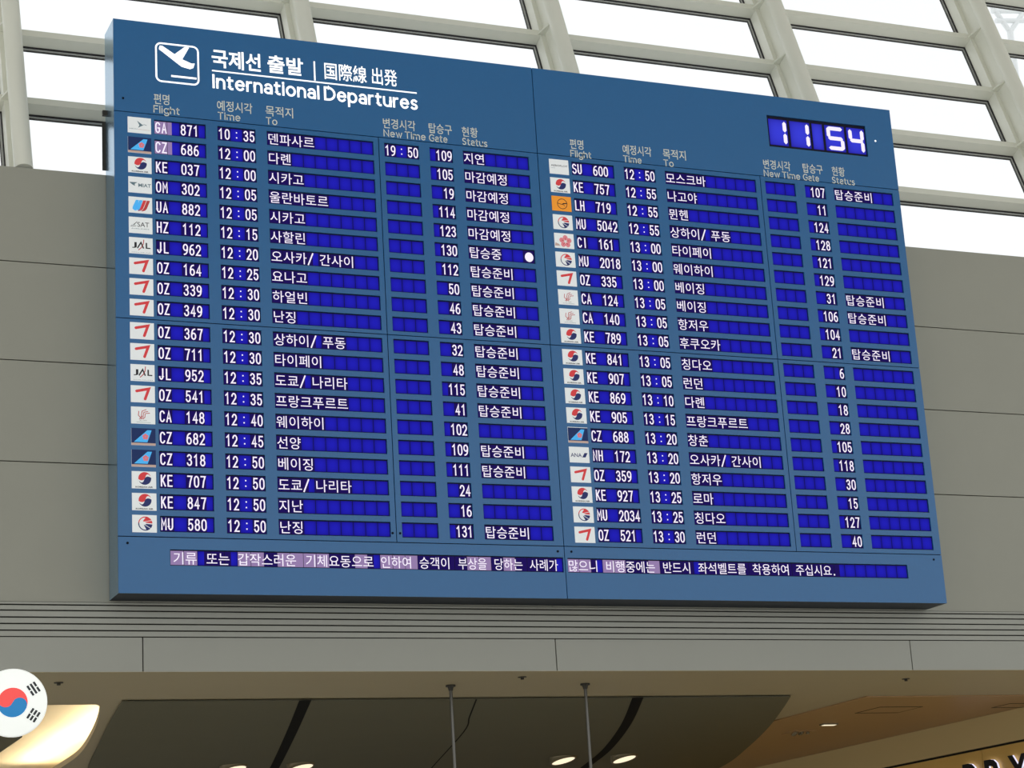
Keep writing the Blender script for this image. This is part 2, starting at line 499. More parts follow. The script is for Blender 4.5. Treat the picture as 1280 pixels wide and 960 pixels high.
BOWL = lambda cx, cy, rx, ry: E(cx, cy, rx, ry, 90, 450, 22)
LT = {   # cap height 1, x-height .72: (width, strokes)
    ' ': (.16, []),
    'I': (.02, [[(.01, 0), (.01, 1)]]), 'l': (.02, [[(.01, 0), (.01, 1)]]),
    'i': (.02, [[(.01, 0), (.01, .72)], [(.01, .93), (.01, .985)]]),
    'n': (.46, [[(0, 0), (0, .72)], [(0, .44)] + E(.23, .46, .23, .26, 180, 0) + [(.46, 0)]]),
    'h': (.46, [[(0, 0), (0, 1)], [(0, .44)] + E(.23, .46, .23, .26, 180, 0) + [(.46, 0)]]),
    'm': (.80, [[(0, 0), (0, .72)], [(0, .46)] + E(.20, .50, .20, .22, 180, 0) + [(.40, 0)], [(.40, .46)] + E(.60, .50, .20, .22, 180, 0) + [(.80, 0)]]),
    'u': (.46, [[(.46, 0), (.46, .72)], [(0, .72)] + E(.23, .26, .23, .26, 180, 360) + [(.46, .40)]]),
    't': (.32, [[(.12, .92), (.12, .18)] + E(.27, .18, .15, .18, 180, 285, 6), [(0, .70), (.31, .70)]]),
    'e': (.52, [[(.03, .38), (.515, .38)] + E(.265, .36, .255, .36, 4, 318, 18)]),
    'r': (.26, [[(0, 0), (0, .72)], [(0, .42)] + E(.24, .44, .24, .28, 180, 85, 8)]),
    'a': (.44, [[(.05, .60)] + E(.23, .48, .21, .24, 135, 0, 8) + [(.44, 0)], BOWL(.22, .20, .22, .20)]),
    'o': (.54, [BOWL(.27, .36, .27, .36)]),
    'D': (.66, [[(0, 0), (0, 1), (.22, 1)] + E(.22, .5, .44, .5, 90, -90, 14) + [(0, 0)]]),
    'p': (.52, [[(0, -.27), (0, .72)], BOWL(.26, .36, .26, .36)]),
    'g': (.52, [[(.52, .72), (.52, -.06)] + E(.27, -.06, .25, .22, 0, -155, 8), BOWL(.26, .36, .26, .36)]),
    's': (.38, [E(.20, .54, .17, .18, 35, 260, 10) + E(.18, .18, .19, .18, 80, -145, 10)]),
    'F': (.44, [[(0, 0), (0, 1), (.44, 1)], [(0, .53), (.40, .53)]]),
    'T': (.56, [[(0, 1), (.56, 1)], [(.28, 1), (.28, 0)]]),
    'N': (.60, [[(0, 0), (0, 1), (.60, 0), (.60, 1)]]),
    'w': (.72, [[(0, .72), (.20, 0), (.36, .70), (.52, 0), (.72, .72)]]),
    'G': (.68, [E(.40, .5, .40, .5, 48, 318, 18) + [(.68, .14), (.68, .48), (.44, .48)]]),
    'S': (.46, [E(.24, .745, .21, .255, 35, 262, 10) + E(.22, .25, .23, .25, 82, -145, 10)]),
}
def stroke_text(b, text, x0, x1, z, cap, sw, mat, y, gap=.24):
    w = 0; pos = []
    for ch in text:
        pos.append(w); w += LT[ch][0] + (gap if ch != ' ' else .06)
    w -= gap
    k = (x1 - x0 - sw) / w
    for ch, p in zip(text, pos):
        for q in LT[ch][1]:
            stroke(b, [(x0 + sw / 2 + (p + c[0]) * k, z + (sw / 2 if c[1] >= 0 else 0) + c[1] * (cap - sw)) for c in q], sw, mat, y)
_gc = {}
def glyph(text, off=0.0):
    """outline of a piece of text in the built-in font: verts, faces, bounds"""
    key = (text, off)
    if key not in _gc:
        c = bpy.data.curves.new('lettering', 'FONT')
        c.body = text
        c.resolution_u = 3
        c.offset = off
        o = bpy.data.objects.new('lettering', c)
        COL.objects.link(o)
        dg = bpy.context.evaluated_depsgraph_get()
        me = bpy.data.meshes.new_from_object(o.evaluated_get(dg))
        vs = [(v.co.x, v.co.y) for v in me.vertices]
        fs = [tuple(reversed(p.vertices)) if p.normal.z < 0 else tuple(p.vertices) for p in me.polygons]
        bpy.data.objects.remove(o); bpy.data.curves.remove(c); bpy.data.meshes.remove(me)
        xs = [v[0] for v in vs]; zs = [v[1] for v in vs]
        _gc[key] = (vs, fs, (min(xs), max(xs), min(zs), max(zs)))
    return _gc[key]
def prefetch(keys):
    """outline many texts with one scene update"""
    os_ = []
    for key in keys:
        if key in _gc: continue
        c = bpy.data.curves.new('lettering', 'FONT')
        c.body, c.resolution_u, c.offset = key[0], 3, key[1]
        o = bpy.data.objects.new('lettering', c)
        COL.objects.link(o)
        os_.append((key, o, c))
    dg = bpy.context.evaluated_depsgraph_get()
    dg.update()
    for key, o, c in os_:
        me = bpy.data.meshes.new_from_object(o.evaluated_get(dg))
        vs = [(v.co.x, v.co.y) for v in me.vertices]
        fs = [tuple(reversed(p.vertices)) if p.normal.z < 0 else tuple(p.vertices) for p in me.polygons]
        xs = [v[0] for v in vs]; zs = [v[1] for v in vs]
        _gc[key] = (vs, fs, (min(xs), max(xs), min(zs), max(zs)))
        bpy.data.meshes.remove(me)
    for key, o, c in os_:
        bpy.data.objects.remove(o); bpy.data.curves.remove(c)
KO_OFF = .0015
prefetch([(ch, KO_OFF) for ch in sorted(set('덴파사르지연다롄마감예정시카고울란바토할린탑승중오간이준비요나하얼빈난징상푸동타페도쿄리프랑크트웨선양베모스야뮌헨항저우후쿠칭런던창춘로기류또는갑작러운체으인여객부을당례가많니행에반드좌석벨를착용어주십'))])
def text_fit(b, text, x0, x1, z0, z1, mat, y, off=0.0, place=None):
    """text stretched so that its ink fills the box x0..x1, z0..z1"""
    vs, fs, (a0, a1, c0, c1) = glyph(text, off)
    f = place or (lambda q: (q[0], y, q[1]))
    b.mesh([f((x0 + (v[0] - a0) / (a1 - a0) * (x1 - x0), z0 + (v[1] - c0) / (c1 - c0) * (z1 - z0))) for v in vs], fs, mat)
def char_at(b, ch, cx, z, size, mat, y, off=0.0, xs=1.0):
    """one full-width character, centred on cx, with the font's own baseline"""
    vs, fs, bb = glyph(ch, off)
    b.mesh([(cx + (v[0] - .46) * size * xs, y, z + v[1] * size) for v in vs], fs, mat)

# ------------------------------------------------------------------ the departures board
board = thing('departures_board', (3.0, .26, Z0), 'large blue electronic departures board with two flight lists and a clock, on grey wall', 'departures board')
def Bz(v): return Z0 + v
YF = 0.0
# cabinet behind the front panels
b = MB()
vs = [(0, .012, Bz(0)), (WB, .012, Bz(0)), (WB, .012, Bz(HB)), (0, .012, Bz(HB)), (0, .262, Bz(0)), (WB, .262, Bz(0)), (WB, .262, Bz(HB)), (0, .262, Bz(HB))]
b.mesh(vs, [(4, 7, 6, 5), (2, 6, 7, 3), (0, 3, 7, 4), (1, 5, 6, 2)], MT['side'])
b.mesh(vs, [(0, 4, 5, 1)], MT['under'])  # bottom face painted dark to stand for its shade
b.mesh([vs[0], vs[1], vs[2], vs[3]], [(0, 1, 2, 3)], MT['seam'])
b.build('cabinet', board)
b = MB()
b.box(-.022, .06, .262, .268, Z0 + 2.86, Z0 + 3.20, MT['bronze'])
b.box(-.030, .0, .20, .225, Z0 + 3.225, Z0 + 3.26, MT['bronze'])
tag(b.build('mounting_bracket', board), 'dark bracket at the upper left side')

VS = 3.177; VM = 1.764; VL = 0.354; UC = 3.003
ROWS = [3.1415 - .13870 * r for r in range(10)] + [1.7372 - .13870 * r for r in range(10)]
RH = .1015
HALF = [
    dict(plq=(.088, .241), flight=(.263, .609), time=(.688, .949), destination=(1.026, 1.779), new_time=(1.857, 2.110), gate=(2.188, 2.359), status=(2.435, 2.933)),
    dict(plq=(3.088, 3.236), flight=(3.262, 3.597), time=(3.675, 3.928), destination=(4.005, 4.755), new_time=(4.834, 5.089), gate=(5.171, 5.349), status=(5.420, 5.940)),
]
NC = dict(flight=4, time=3, destination=9, new_time=3, gate=2, status=6)
TICK = [(.3225, 2.991, .176, .278), (3.022, 5.698, .1755, .2755)]
CLK = (4.9025, 5.762, 3.4225, 3.6745)

GAP = .0028
def panel(name, u0, u1, v0, v1, holes, cols=None):
    """front sheet with rectangular openings cut through it, 12 mm thick"""
    u0, u1, v0, v1 = u0 + (GAP if u0 > 0 else 0), u1 - (GAP if u1 < WB else 0), v0 + (GAP if v0 > 0 else 0), v1 - (GAP if v1 < HB else 0)
    us = sorted({u0, u1} | {h[0] for h in holes} | {h[1] for h in holes})
    vv = sorted({v0, v1} | {h[2] for h in holes} | {h[3] for h in holes})
    b = MB()
    m = MT['board']
    def solid(i, j):
        if not (0 <= i < len(us) - 1 and 0 <= j < len(vv) - 1): return False
        cu, cv = (us[i] + us[i + 1]) / 2, (vv[j] + vv[j + 1]) / 2
        return not any(h[0] < cu < h[1] and h[2] < cv < h[3] for h in holes)
    ya, yb = YF, YF + .012
    for i in range(len(us) - 1):
        for j in range(len(vv) - 1):
            if not solid(i, j): continue
            a, c, d, e = us[i], us[i + 1], Bz(vv[j]), Bz(vv[j + 1])
            b.face([(a, ya, d), (c, ya, d), (c, ya, e), (a, ya, e)], m)
            if not solid(i - 1, j): b.face([(a, yb, d), (a, ya, d), (a, ya, e), (a, yb, e)], m)
            if not solid(i + 1, j): b.face([(c, ya, d), (c, yb, d), (c, yb, e), (c, ya, e)], m)
            if not solid(i, j - 1): b.face([(a, yb, d), (c, yb, d), (c, ya, d), (a, ya, d)], m)
            if not solid(i, j + 1): b.face([(a, ya, e), (c, ya, e), (c, yb, e), (a, yb, e)], m)
    return b.build(name, board)

panel('header_panel', 0, UC, VS, HB, [])
panel('header_panel', UC, WB, VS, HB, [CLK])
for h, (ua, um, ub) in enumerate(((0, 1.817, UC), (UC, 4.794, WB))):
    for (va, vb, rr) in ((VM, VS, range(10)), (VL, VM, range(10, 20))):
        for (pa, pb, keys) in ((ua, um, ('flight', 'time', 'destination')), (um, ub, ('new_time', 'gate', 'status'))):
            panel('list_panel', pa, pb, va, vb, [(*HALF[h][k], ROWS[r] - RH, ROWS[r]) for r in rr for k in keys])
panel('message_panel', 0, UC, 0, VL, [TICK[0]])
panel('message_panel', UC, WB, 0, VL, [TICK[1]])

YS = YF + .009       # face of the screens, slightly sunk
def screen(name, u0, u1, v0, v1, ncell, halves, paint, special=None):
    """one display window: rim, cells (two half-width places each), characters.  halves: text per half place, ' ' = blank"""
    b = MB()
    b.face([(u0, YS + .001, Bz(v0)), (u1, YS + .001, Bz(v0)), (u1, YS + .001, Bz(v1)), (u0, YS + .001, Bz(v1))], MT['rim'])
    pad = .0045
    cw = (u1 - u0 - 2 * pad + .003) / ncell
    for c in range(ncell):
        a = u0 + pad + c * cw; e = a + cw - .003
        z0, z1 = Bz(v0 + .006), Bz(v1 - .007)
        hl, hr = halves[2 * c], halves[2 * c + 1]
        mid = (a + e) / 2
        if special and c in special and special[c] == 'left':
            q = a + .36 * (e - a)
            b.face([(a, YS, z0), (q, YS, z0), (q, YS, z1), (a, YS, z1)], MT['lilac'])
            b.face([(q, YS, z0), (e, YS, z0), (e, YS, z1), (q, YS, z1)], MT['cell'], [(.2, 0), (1, 0), (1, 1), (.2, 1)])
        elif special and c in special:
            b.face([(a, YS, z0), (e, YS, z0), (e, YS, z1), (a, YS, z1)], special[c])
        elif hl == hr:
            mt = MT['cell'] if hl == ' ' else MT['navy']
            b.face([(a, YS, z0), (e, YS, z0), (e, YS, z1), (a, YS, z1)], mt, [(0, 0), (1, 0), (1, 1), (0, 1)])
        else:
            for (p, q, k, s, t) in ((a, mid, hl, 0, .5), (mid, e, hr, .5, 1)):
                mt = MT['cell'] if k == ' ' else MT['navy']
                b.face([(p, YS, z0), (q, YS, z0), (q, YS, z1), (p, YS, z1)], mt, [(s, 0), (t, 0), (t, 1), (s, 1)])
    paint(b, u0 + pad, cw)
    return b.build(name, board)

YT = YS - .0006
DH, DW, SW = .0765, .0345, .0090
def draw_halfwidth(s):
    def p(b, a, cw):
        for i, ch in enumerate(s):
            if ch == ' ': continue
            cx = a + (i + .5) * cw / 2
            if ch == ':':
                for dz in (.022, .058):
                    b.face([(cx - .005, YT, zz + dz - .005), (cx + .005, YT, zz + dz - .005), (cx + .005, YT, zz + dz + .005), (cx - .005, YT, zz + dz + .005)], MT['glyph'])
                continue
            stroke_char(b, ch, cx - DW / 2, zz, DW, DH, SW, MT['glyph'], YT)
    return p
def draw_korean(s):
    def p(b, a, cw):
        for i, ch in enumerate(s):
            if ch in ' ': continue
            if ch == '/':
                x = a + i * cw
                stroke(b, [(x + .008, zz - .002), (x + .040, zz + .076)], .0095, MT['glyph'], YT)
                continue
            if ch == '●':
                c = [(a + (i + .5) * cw + .032 * math.cos(t * math.pi / 12), YT, zz + .036 + .035 * math.sin(t * math.pi / 12)) for t in range(24)]
                b.face(c, MT['glyph']); continue
            char_at(b, ch, a + (i + .5) * cw, zz + .0045, .0885, MT['glyph'], YT, KO_OFF)
    return p
def kor_halves(s, n):
    out = []
    for i in range(n):
        ch = s[i] if i < len(s) else ' '
        if ch == '/': out += ['x', ' ']
        elif ch == ' ': out += [' ', ' ']
        else: out += ['x', 'x']
    return out

W4 = '탑승준비'
LEFT = [
    ('GA', '871', '10:35', '덴파사르', '19:50', '109', '지연', 'bird'), ('CZ', '686', '12:00', '다롄', '', '105', '마감예정', 'tail'),
    ('KE', '037', '12:00', '시카고', '', '19', '마감예정', 'swirl'), ('OM', '302', '12:05', '울란바토르', '', '114', '마감예정', 'horse'),
    ('UA', '882', '12:05', '시카고', '', '123', '마감예정', 'tulip'), ('HZ', '112', '12:15', '사할린', '', '130', '탑승중  ●', 'sat'),
    ('JL', '962', '12:20', '오사카/간사이', '', '112', W4, 'crane'), ('OZ', '164', '12:25', '요나고', '', '50', W4, 'wing'),
    ('OZ', '339', '12:30', '하얼빈', '', '46', W4, 'wing'), ('OZ', '349', '12:30', '난징', '', '43', W4, 'wing'),
    ('OZ', '367', '12:30', '상하이/푸동', '', '32', W4, 'wing'), ('OZ', '711', '12:30', '타이페이', '', '48', W4, 'wing'),
    ('JL', '952', '12:35', '도쿄/나리타', '', '115', W4, 'crane'), ('OZ', '541', '12:35', '프랑크푸르트', '', '41', W4, 'wing'),
    ('CA', '148', '12:40', '웨이하이', '', '102', '', 'phoenix'), ('CZ', '682', '12:45', '선양', '', '109', W4, 'tail'),
    ('CZ', '318', '12:50', '베이징', '', '111', W4, 'tail'), ('KE', '707', '12:50', '도쿄/나리타', '', '24', '', 'swirl'),
    ('KE', '847', '12:50', '지난', '', '16', '', 'swirl'), ('MU', '580', '12:50', '난징', '', '131', W4, 'swallow')]
RIGHT = [
    ('SU', '600', '12:50', '모스크바', '', '107', W4, 'words'), ('KE', '757', '12:55', '나고야', '', '11', '', 'swirl'),
    ('LH', '719', '12:55', '뮌헨', '', '124', '', 'disc'), ('MU', '5042', '12:55', '상하이/푸동', '', '128', '', 'swallow'),
    ('CI', '161', '13:00', '타이페이', '', '121', '', 'blossom'), ('MU', '2018', '13:00', '웨이하이', '', '129', '', 'swallow'),
    ('OZ', '335', '13:00', '베이징', '', '31', W4, 'wing'), ('CA', '124', '13:05', '베이징', '', '106', W4, 'phoenix'),
    ('CA', '140', '13:05', '항저우', '', '104', '', 'phoenix'), ('KE', '789', '13:05', '후쿠오카', '', '21', W4, 'swirl'),
    ('KE', '841', '13:05', '칭다오', '', '6', '', 'swirl'), ('KE', '907', '13:05', '런던', '', '10', '', 'swirl'),
    ('KE', '869', '13:10', '다롄', '', '18', '', 'swirl'), ('KE', '905', '13:15', '프랑크푸르트', '', '28', '', 'swirl'),
    ('CZ', '688', '13:20', '창춘', '', '105', '', 'tail'), ('NH', '172', '13:20', '오사카/간사이', '', '118', '', 'bars'),
    ('OZ', '359', '13:20', '항저우', '', '30', '', 'wing'), ('KE', '927', '13:25', '로마', '', '15', '', 'swirl'),
    ('MU', '2034', '13:25', '칭다오', '', '127', '', 'swallow'), ('OZ', '521', '13:30', '런던', '', '40', '', 'wing')]

# ---- airline plaques: each emblem is drawn in the plaque's own frame (0..1 across, 0..0.71 up)
YP = -.005
def emblem(b, kind, u0, u1, v0, v1):
    W = u1 - u0
    P = lambda q: (u0 + q[0] * W, YP - .0004, Bz(v0) + q[1] * W)
    P2 = lambda q: (u0 + q[0] * W, YP - .0008, Bz(v0) + q[1] * W)
    poly = lambda pts, m, pl=P: b.face([pl(p) for p in pts], MT[m])
    line = lambda pts, w, m, pl=P, cap=True: stroke(b, pts, w, MT[m], place=pl, cap=cap)
    circ = lambda cx, cy, r, n=28: [(cx + r * math.cos(2 * math.pi * k / n), cy + r * math.sin(2 * math.pi * k / n)) for k in range(n)]
    def tiny(t, x0, x1, z0, z1, m='black', off=.01): text_fit(b, t, x0, x1, z0, z1, MT[m], 0, off, place=P)
    if kind == 'wing':
        line([(.24, .475), (.75, .59), (.59, .15)], .115, 'red', cap=False)
        for q in ((.24, .475), (.75, .59), (.59, .15)): poly(circ(q[0], q[1], .0575, 16), 'red', P2)
    elif kind == 'swirl':
        c = (.53, .42); R = .265
        def tr(p): return (c[0] + p[0] * R, c[1] + p[1] * R)
        half = E(0, 0, 1, 1, 188, 22, 24) + [(.70, .58), (.50, .68), (.28, .58), (.14, .34), (.04, .04), (-.14, -.20), (-.42, -.32), (-.72, -.27)]
        poly([tr(p) for p in half], 'red')
        poly([tr((-x, -y)) for x, y in half], 'inkblue')
        tiny('KOREAN AIR', .15, .86, .03, .095, 'black', .03)
    elif kind == 'tail':
        poly([(0.0, .095), (1, .095), (1, .715), (0, .715)], 'tailnavy')
        poly([(0, 0), (1, 0), (1, .095), (0, .095)], 'strip')
        poly([(.10, .13), (.66, .13), (.84, .64), (.66, .64)], 'sky', P2)
        P3 = lambda q: (u0 + q[0] * W, YP - .0012, Bz(v0) + q[1] * W)
        for k in range(5):
            t = math.radians(90 + 72 * k)
            poly(circ(.58 + .075 * math.cos(t), .36 + .075 * math.sin(t), .06, 12), 'pink', P3)
    elif kind == 'bird':
        poly([(.40, .56), (.66, .37), (.44, .24), (.50, .36)], 'grey')
        line([(.62, .38), (.72, .41), (.80, .38)], .02, 'grey')
        tiny('GARUDA', .06, .42, .16, .20, 'grey', .0); line([(.44, .17), (.95, .16)], .012, 'strip')
    elif kind == 'horse':
        poly([(.04, .46), (.38, .47), (.26, .39), (.28, .30), (.18, .34), (.10, .40)], 'grey')
        tiny('MIAT', .42, .96, .27, .43, 'grey', .02)
    elif kind == 'tulip':
        for k, m in enumerate(('sky', 'sky', 'red', 'dred')):
            x = .20 + k * .155
            base = [(x + .135, .60), (x + .285, .60)]
            if k < 2: pts = [(x + .11, .58), (x + .245, .58), (x + .13, .20), (x + .14, .10), (x + .05, .10), (x - .04, .17), (x - .03, .26)]
            else: pts = [(x + .11, .58), (x + .245, .58), (x + .10, .20), (x + .02, .12), (x - .10, .08), (x - .13, .10), (x - .06, .17), (x - .01, .26)]
            poly(pts, m)
    elif kind == 'sat':
        tiny('SAT', .36, .86, .29, .50, 'black', 0)
        line([(.08, .30), (.30, .32)], .02, 'black'); line([(.20, .37), (.34, .50)], .025, 'black'); line([(.10, .34), (.26, .38)], .014, 'grey')
        tiny('AIRLINES', .10, .86, .18, .22, 'grey', 0)
    elif kind == 'crane':
        tiny('J', .12, .32, .24, .50, 'black', .02)
        tiny('L', .70, .90, .24, .50, 'black', .02)
        line([(.36, .26), (.50, .50), (.60, .26)], .055, 'black')
        line([(.62, .62), (.60, .44), (.52, .28), (.40, .17)], .035, 'dred')
        tiny('JAPAN AIRLINES', .10, .92, .035, .07, 'grey', 0)
    elif kind == 'phoenix':
        line([(.32, .52), (.30, .36), (.38, .26), (.46, .32)], .03, 'dred')
        for k in range(3):
            x = .40 + .075 * k
            line([(x + .22, .60 - .07 * k), (x + .06, .54 - .05 * k), (x + .03, .40), (x + .02, .24 + .02 * k), (x - .06, .20)], .028, 'dred')
        tiny('AIR CHINA', .33, .66, .13, .16, 'black', 0)
        tiny('国国国国 AIR', .20, .80, .05, .085, 'grey', 0) if False else line([(.22, .07), (.80, .06)], .012, 'grey')
    elif kind == 'swallow':
        c = (.53, .36); R = .29
        pt = lambda t, k=1.0: (c[0] + R * k * math.cos(math.radians(t)), c[1] + R * k * math.sin(math.radians(t)))
        line([pt(t, .93) for t in range(70, 176, 7)], .04, 'red')
        line([pt(t, .93) for t in range(175, 291, 7)], .04, 'inkblue')
        poly([pt(t) for t in range(2, 84, 9)] + [(c[0] - .10, c[1] + .10), (c[0] + .06, c[1] + .03)], 'red')
        poly([pt(t) for t in range(282, 357, 9)] + [(c[0] + .05, c[1] - .01), (c[0] - .06, c[1] - .06)], 'inkblue')
        line([(c[0] - .04, c[1] + .07), pt(28, .98)], .022, 'plaque', P2)
        line([(c[0] - .02, c[1] - .05), pt(318, .98)], .022, 'plaque', P2)
    elif kind == 'words':
        tiny('AEROFLOT', .08, .94, .38, .47, 'black', .01); tiny('Russian Airlines', .08, .30, .28, .32, 'grey', 0)
    elif kind == 'disc':
        line(circ(.53, .36, .25) + [circ(.53, .36, .25)[0]], .03, 'black')
        line([(.30, .38), (.52, .33), (.62, .40)], .03, 'black'); line([(.56, .36), (.74, .40)], .05, 'black'); line([(.55, .34), (.66, .26)], .022, 'black')
    elif kind == 'blossom':
        for k in range(5):
            t = math.radians(90 + 72 * k)
            cx, cy = .56 + .20 * math.cos(t), .34 + .19 * math.sin(t)
            poly(circ(cx, cy, .125, 16), 'pink')
            line([(.56 + .05 * math.cos(t), .34 + .05 * math.sin(t)), (cx, cy)], .025, 'dred', P2)
        poly([(0, .10), (.30, .10), (.20, .20), (.04, .26)], 'strip')
    elif kind == 'bars':
        tiny('ANA', .06, .62, .26, .44, 'inkblue', .01)
        poly([(.64, .25), (.80, .25), (.92, .46), (.76, .46)], 'inkblue')
PL = dict(wing='white plaque with a red folded wing mark', swirl='white plaque with a red and navy swirl roundel', tail='navy plaque with a light blue tail fin',
          bird='pale plaque with a small grey bird', horse='white plaque with a grey galloping mark and letters', tulip='white plaque with blue and red slanted stripes',
          sat='white plaque with thin black letters', crane='white plaque with bold black letters', phoenix='white plaque with a dark red looped bird',
          swallow='white plaque with a red and navy disc', words='white plaque with one line of small letters', disc='orange plaque with a ringed dark bird',
          blossom='white plaque with a pink blossom', bars='white plaque with navy letters and bars')

for h, rows in enumerate((LEFT, RIGHT)):
    for r, (code, num, tm, dest, ntm, gate, stat, em) in enumerate(rows):
        v1 = ROWS[r]; v0 = v1 - RH
        zz = Bz(v0) + .0125
        Hh = HALF[h]
        # plaque
        u0, u1 = Hh['plq']
        b = MB()
        b.box(u0, u1, YP, -.0002, Bz(v1 - .1085), Bz(v1 + .001), MT['orange'] if em == 'disc' else MT['plaque'])
        pq = tag(b.build('airline_plaque', board), PL[em])
        b = MB()
        emblem(b, em, u0, u1, v1 - .1085, v1 + .001)
        b.build('emblem', pq, sub=True)
        s = code + '  ' + (num if len(num) == 4 else num + ' ')
        sp = {0: MT['lilac'], 1: 'left'} if (h == 0 and r < 2) else None
        screen('flight_display', *Hh['flight'], v0, v1, 4, list(s), draw_halfwidth(s), sp)
        s = tm[:2] + ' :'[1:] * 0 + tm[:2]
        def draw_time(t):
            def p(b, a, cw):
                for i, ch in ((0, t[0]), (1, t[1]), (4, t[3]), (5, t[4])):
                    cx = a + (i + .5) * cw / 2
                    stroke_char(b, ch, cx - DW / 2, zz, DW, DH, SW, MT['glyph'], YT)
                cx = a + 1.5 * cw
                for dz in (.020, .056):
                    b.face([(cx - .0042, YT, zz + dz - .0042), (cx + .0042, YT, zz + dz - .0042), (cx + .0042, YT, zz + dz + .0042), (cx - .0042, YT, zz + dz + .0042)], MT['glyph'])
            return p
        hv = ['x', 'x', ' ', ' ', 'x', 'x']
        screen('time_display', *Hh['time'], v0, v1, 3, hv, draw_time(tm))
        screen('destination_display', *Hh['destination'], v0, v1, 9, kor_halves(dest, 9), draw_korean(dest))
        if ntm: screen('new_time_display', *Hh['new_time'], v0, v1, 3, hv, draw_time(ntm))
        else: screen('new_time_display', *Hh['new_time'], v0, v1, 3, [' '] * 6, lambda b, a, cw: None)
        s = gate.rjust(4)
        screen('gate_display', *Hh['gate'], v0, v1, 2, list(s), draw_halfwidth(s))
        screen('status_display', *Hh['status'], v0, v1, 6, kor_halves(stat, 6), draw_korean(stat))

# ---- scrolling message
def px_u(x, y):      # helper: place words by their measured run along the message line
    return x
MSG = [
    [('기류', .341, .496), ('또는', .551, .705), ('갑작스러운', .752, 1.140), ('기체요동으로', 1.196, 1.657), ('인하여', 1.700, 1.920), ('승객이', 1.966, 2.186), ('부상을', 2.236, 2.443), ('당하는', 2.490, 2.700), ('사례가', 2.746, 2.955)],
    [('많으니', 3.026, 3.252), ('비행중에는', 3.302, 3.680), ('반드시', 3.733, 3.955), ('좌석벨트를', 4.005, 4.385), ('착용하여', 4.430, 4.730), ('주십시요.', 4.775, 5.105)]]
LIL = [{0, 1, 5, 6, 8, 9, 10, 11, 14, 16, 17, 18, 23, 24, 26}, {0, 1, 3, 4, 7}]
for h in (0, 1):
    u0, u1, v0, v1 = TICK[h]
    nc = 31
    pad = .0045; cw = (u1 - u0 - 2 * pad) / nc
    spans = [(a - .01, c + .01) for _, a, c in MSG[h]]
    hv = []
    for k in range(2 * nc):
        cx = u0 + pad + (k + .5) * cw / 2
        hv.append('x' if any(a < cx < c for a, c in spans) else ' ')
    zz = Bz(v0)
    def paint(b, a, cw, h=h):
        for w, x0, x1 in MSG[h]:
            n_ = len(w)
            adv = (x1 - x0) / (n_ - (.55 if w.endswith('.') else 0))
            for i, ch in enumerate(w):
                if ch == '.':
                    x = x0 + i * adv + .012
                    b.face([(x, YT, zz + .014), (x + .011, YT, zz + .014), (x + .011, YT, zz + .025), (x, YT, zz + .025)], MT['glyph']); continue
                char_at(b, ch, x0 + (i + .5) * adv, zz + .0165, .085, MT['glyph'], YT, KO_OFF, xs=min(1.0, adv / .078))
    o = screen('message_display', u0, u1, v0, v1, nc, hv, paint, {k: MT['lilac'] for k in LIL[h]})
    tag(o, 'scrolling line of white characters on blue and lilac cells')

# ---- clock
b = MB()
u0, u1, v0, v1 = CLK
b.face([(u0, YS + .001, Bz(v0)), (u1, YS + .001, Bz(v0)), (u1, YS + .001, Bz(v1)), (u0, YS + .001, Bz(v1))], MT['rim'])
CC = [(4.917, 5.076, '1'), (5.098, 5.272, '1'), (5.291, 5.382, ''), (5.402, 5.574, '5'), (5.594, 5.752, '4')]
SEG = {'1': 'bc', '5': 'afgcd', '4': 'fgbc'}
for a, e, ch in CC:
    b.face([(a, YS, Bz(3.442)), (e, YS, Bz(3.442)), (e, YS, Bz(3.650)), (a, YS, Bz(3.650))], MT['clockcell'], [(0, 0), (1, 0), (1, 1), (0, 1)])
    if not ch: continue
    xl, xr, zb, zt = a + .016, e - .008, Bz(3.452), Bz(3.642)
    zm = (zb + zt) / 2; w = .031
    H = lambda z: [(xl + .008, z), (xl + .008 + w / 2, z + w / 2), (xr - .008 - w / 2, z + w / 2), (xr - .008, z), (xr - .008 - w / 2, z - w / 2), (xl + .008 + w / 2, z - w / 2)]
    V = lambda x, za, zc: [(x, za + .004), (x + w / 2, za + .004 + w / 2), (x + w / 2, zc - .004 - w / 2), (x, zc - .004), (x - w / 2, zc - .004 - w / 2), (x - w / 2, za + .004 + w / 2)]
    segs = dict(a=H(zt - w / 2), g=H(zm), d=H(zb + w / 2), f=V(xl + w / 2, zm, zt), e=V(xl + w / 2, zb, zm), b=V(xr - w / 2, zm, zt), c=V(xr - w / 2, zb, zm))
    for k in SEG[ch]:
        b.face([(p[0], YT, p[1]) for p in segs[k]], MT['glyph'])
tag(b.build('clock_display', board), 'large white segment digits on bright blue clock cells')

# ---- title, symbol and column headings
YV = -.0008
b = MB()
ic = (.283, .567, 3.419, 3.692)
r_ = .035
loop = []
for cx, cz, a0 in ((ic[1] - r_, ic[3] - r_, 0), (ic[0] + r_, ic[3] - r_, 90), (ic[0] + r_, ic[2] + r_, 180), (ic[1] - r_, ic[2] + r_, 270)):
    loop += E(cx, Bz(cz), r_, r_, a0, a0 + 90, 6)
loop.append(loop[0])
stroke(b, loop, .012, MT['white'], YV)
iw = ic[1] - ic[0]
I = lambda q: (ic[0] + q[0] * iw, YV, Bz(ic[2]) + q[1] * iw)
b.face([I(p) for p in [(.07, .84), (.09, .90), (.15, .90), (.44, .72), (.68, .93), (.79, .93), (.62, .61), (.84, .53), (.92, .54), (.88, .42), (.80, .38), (.60, .42), (.13, .76), (.07, .80)][::-1]], MT['white'])
b.face([I(p) for p in [(.35, .135), (.95, .135), (.95, .185), (.35, .185)]], MT['white'])
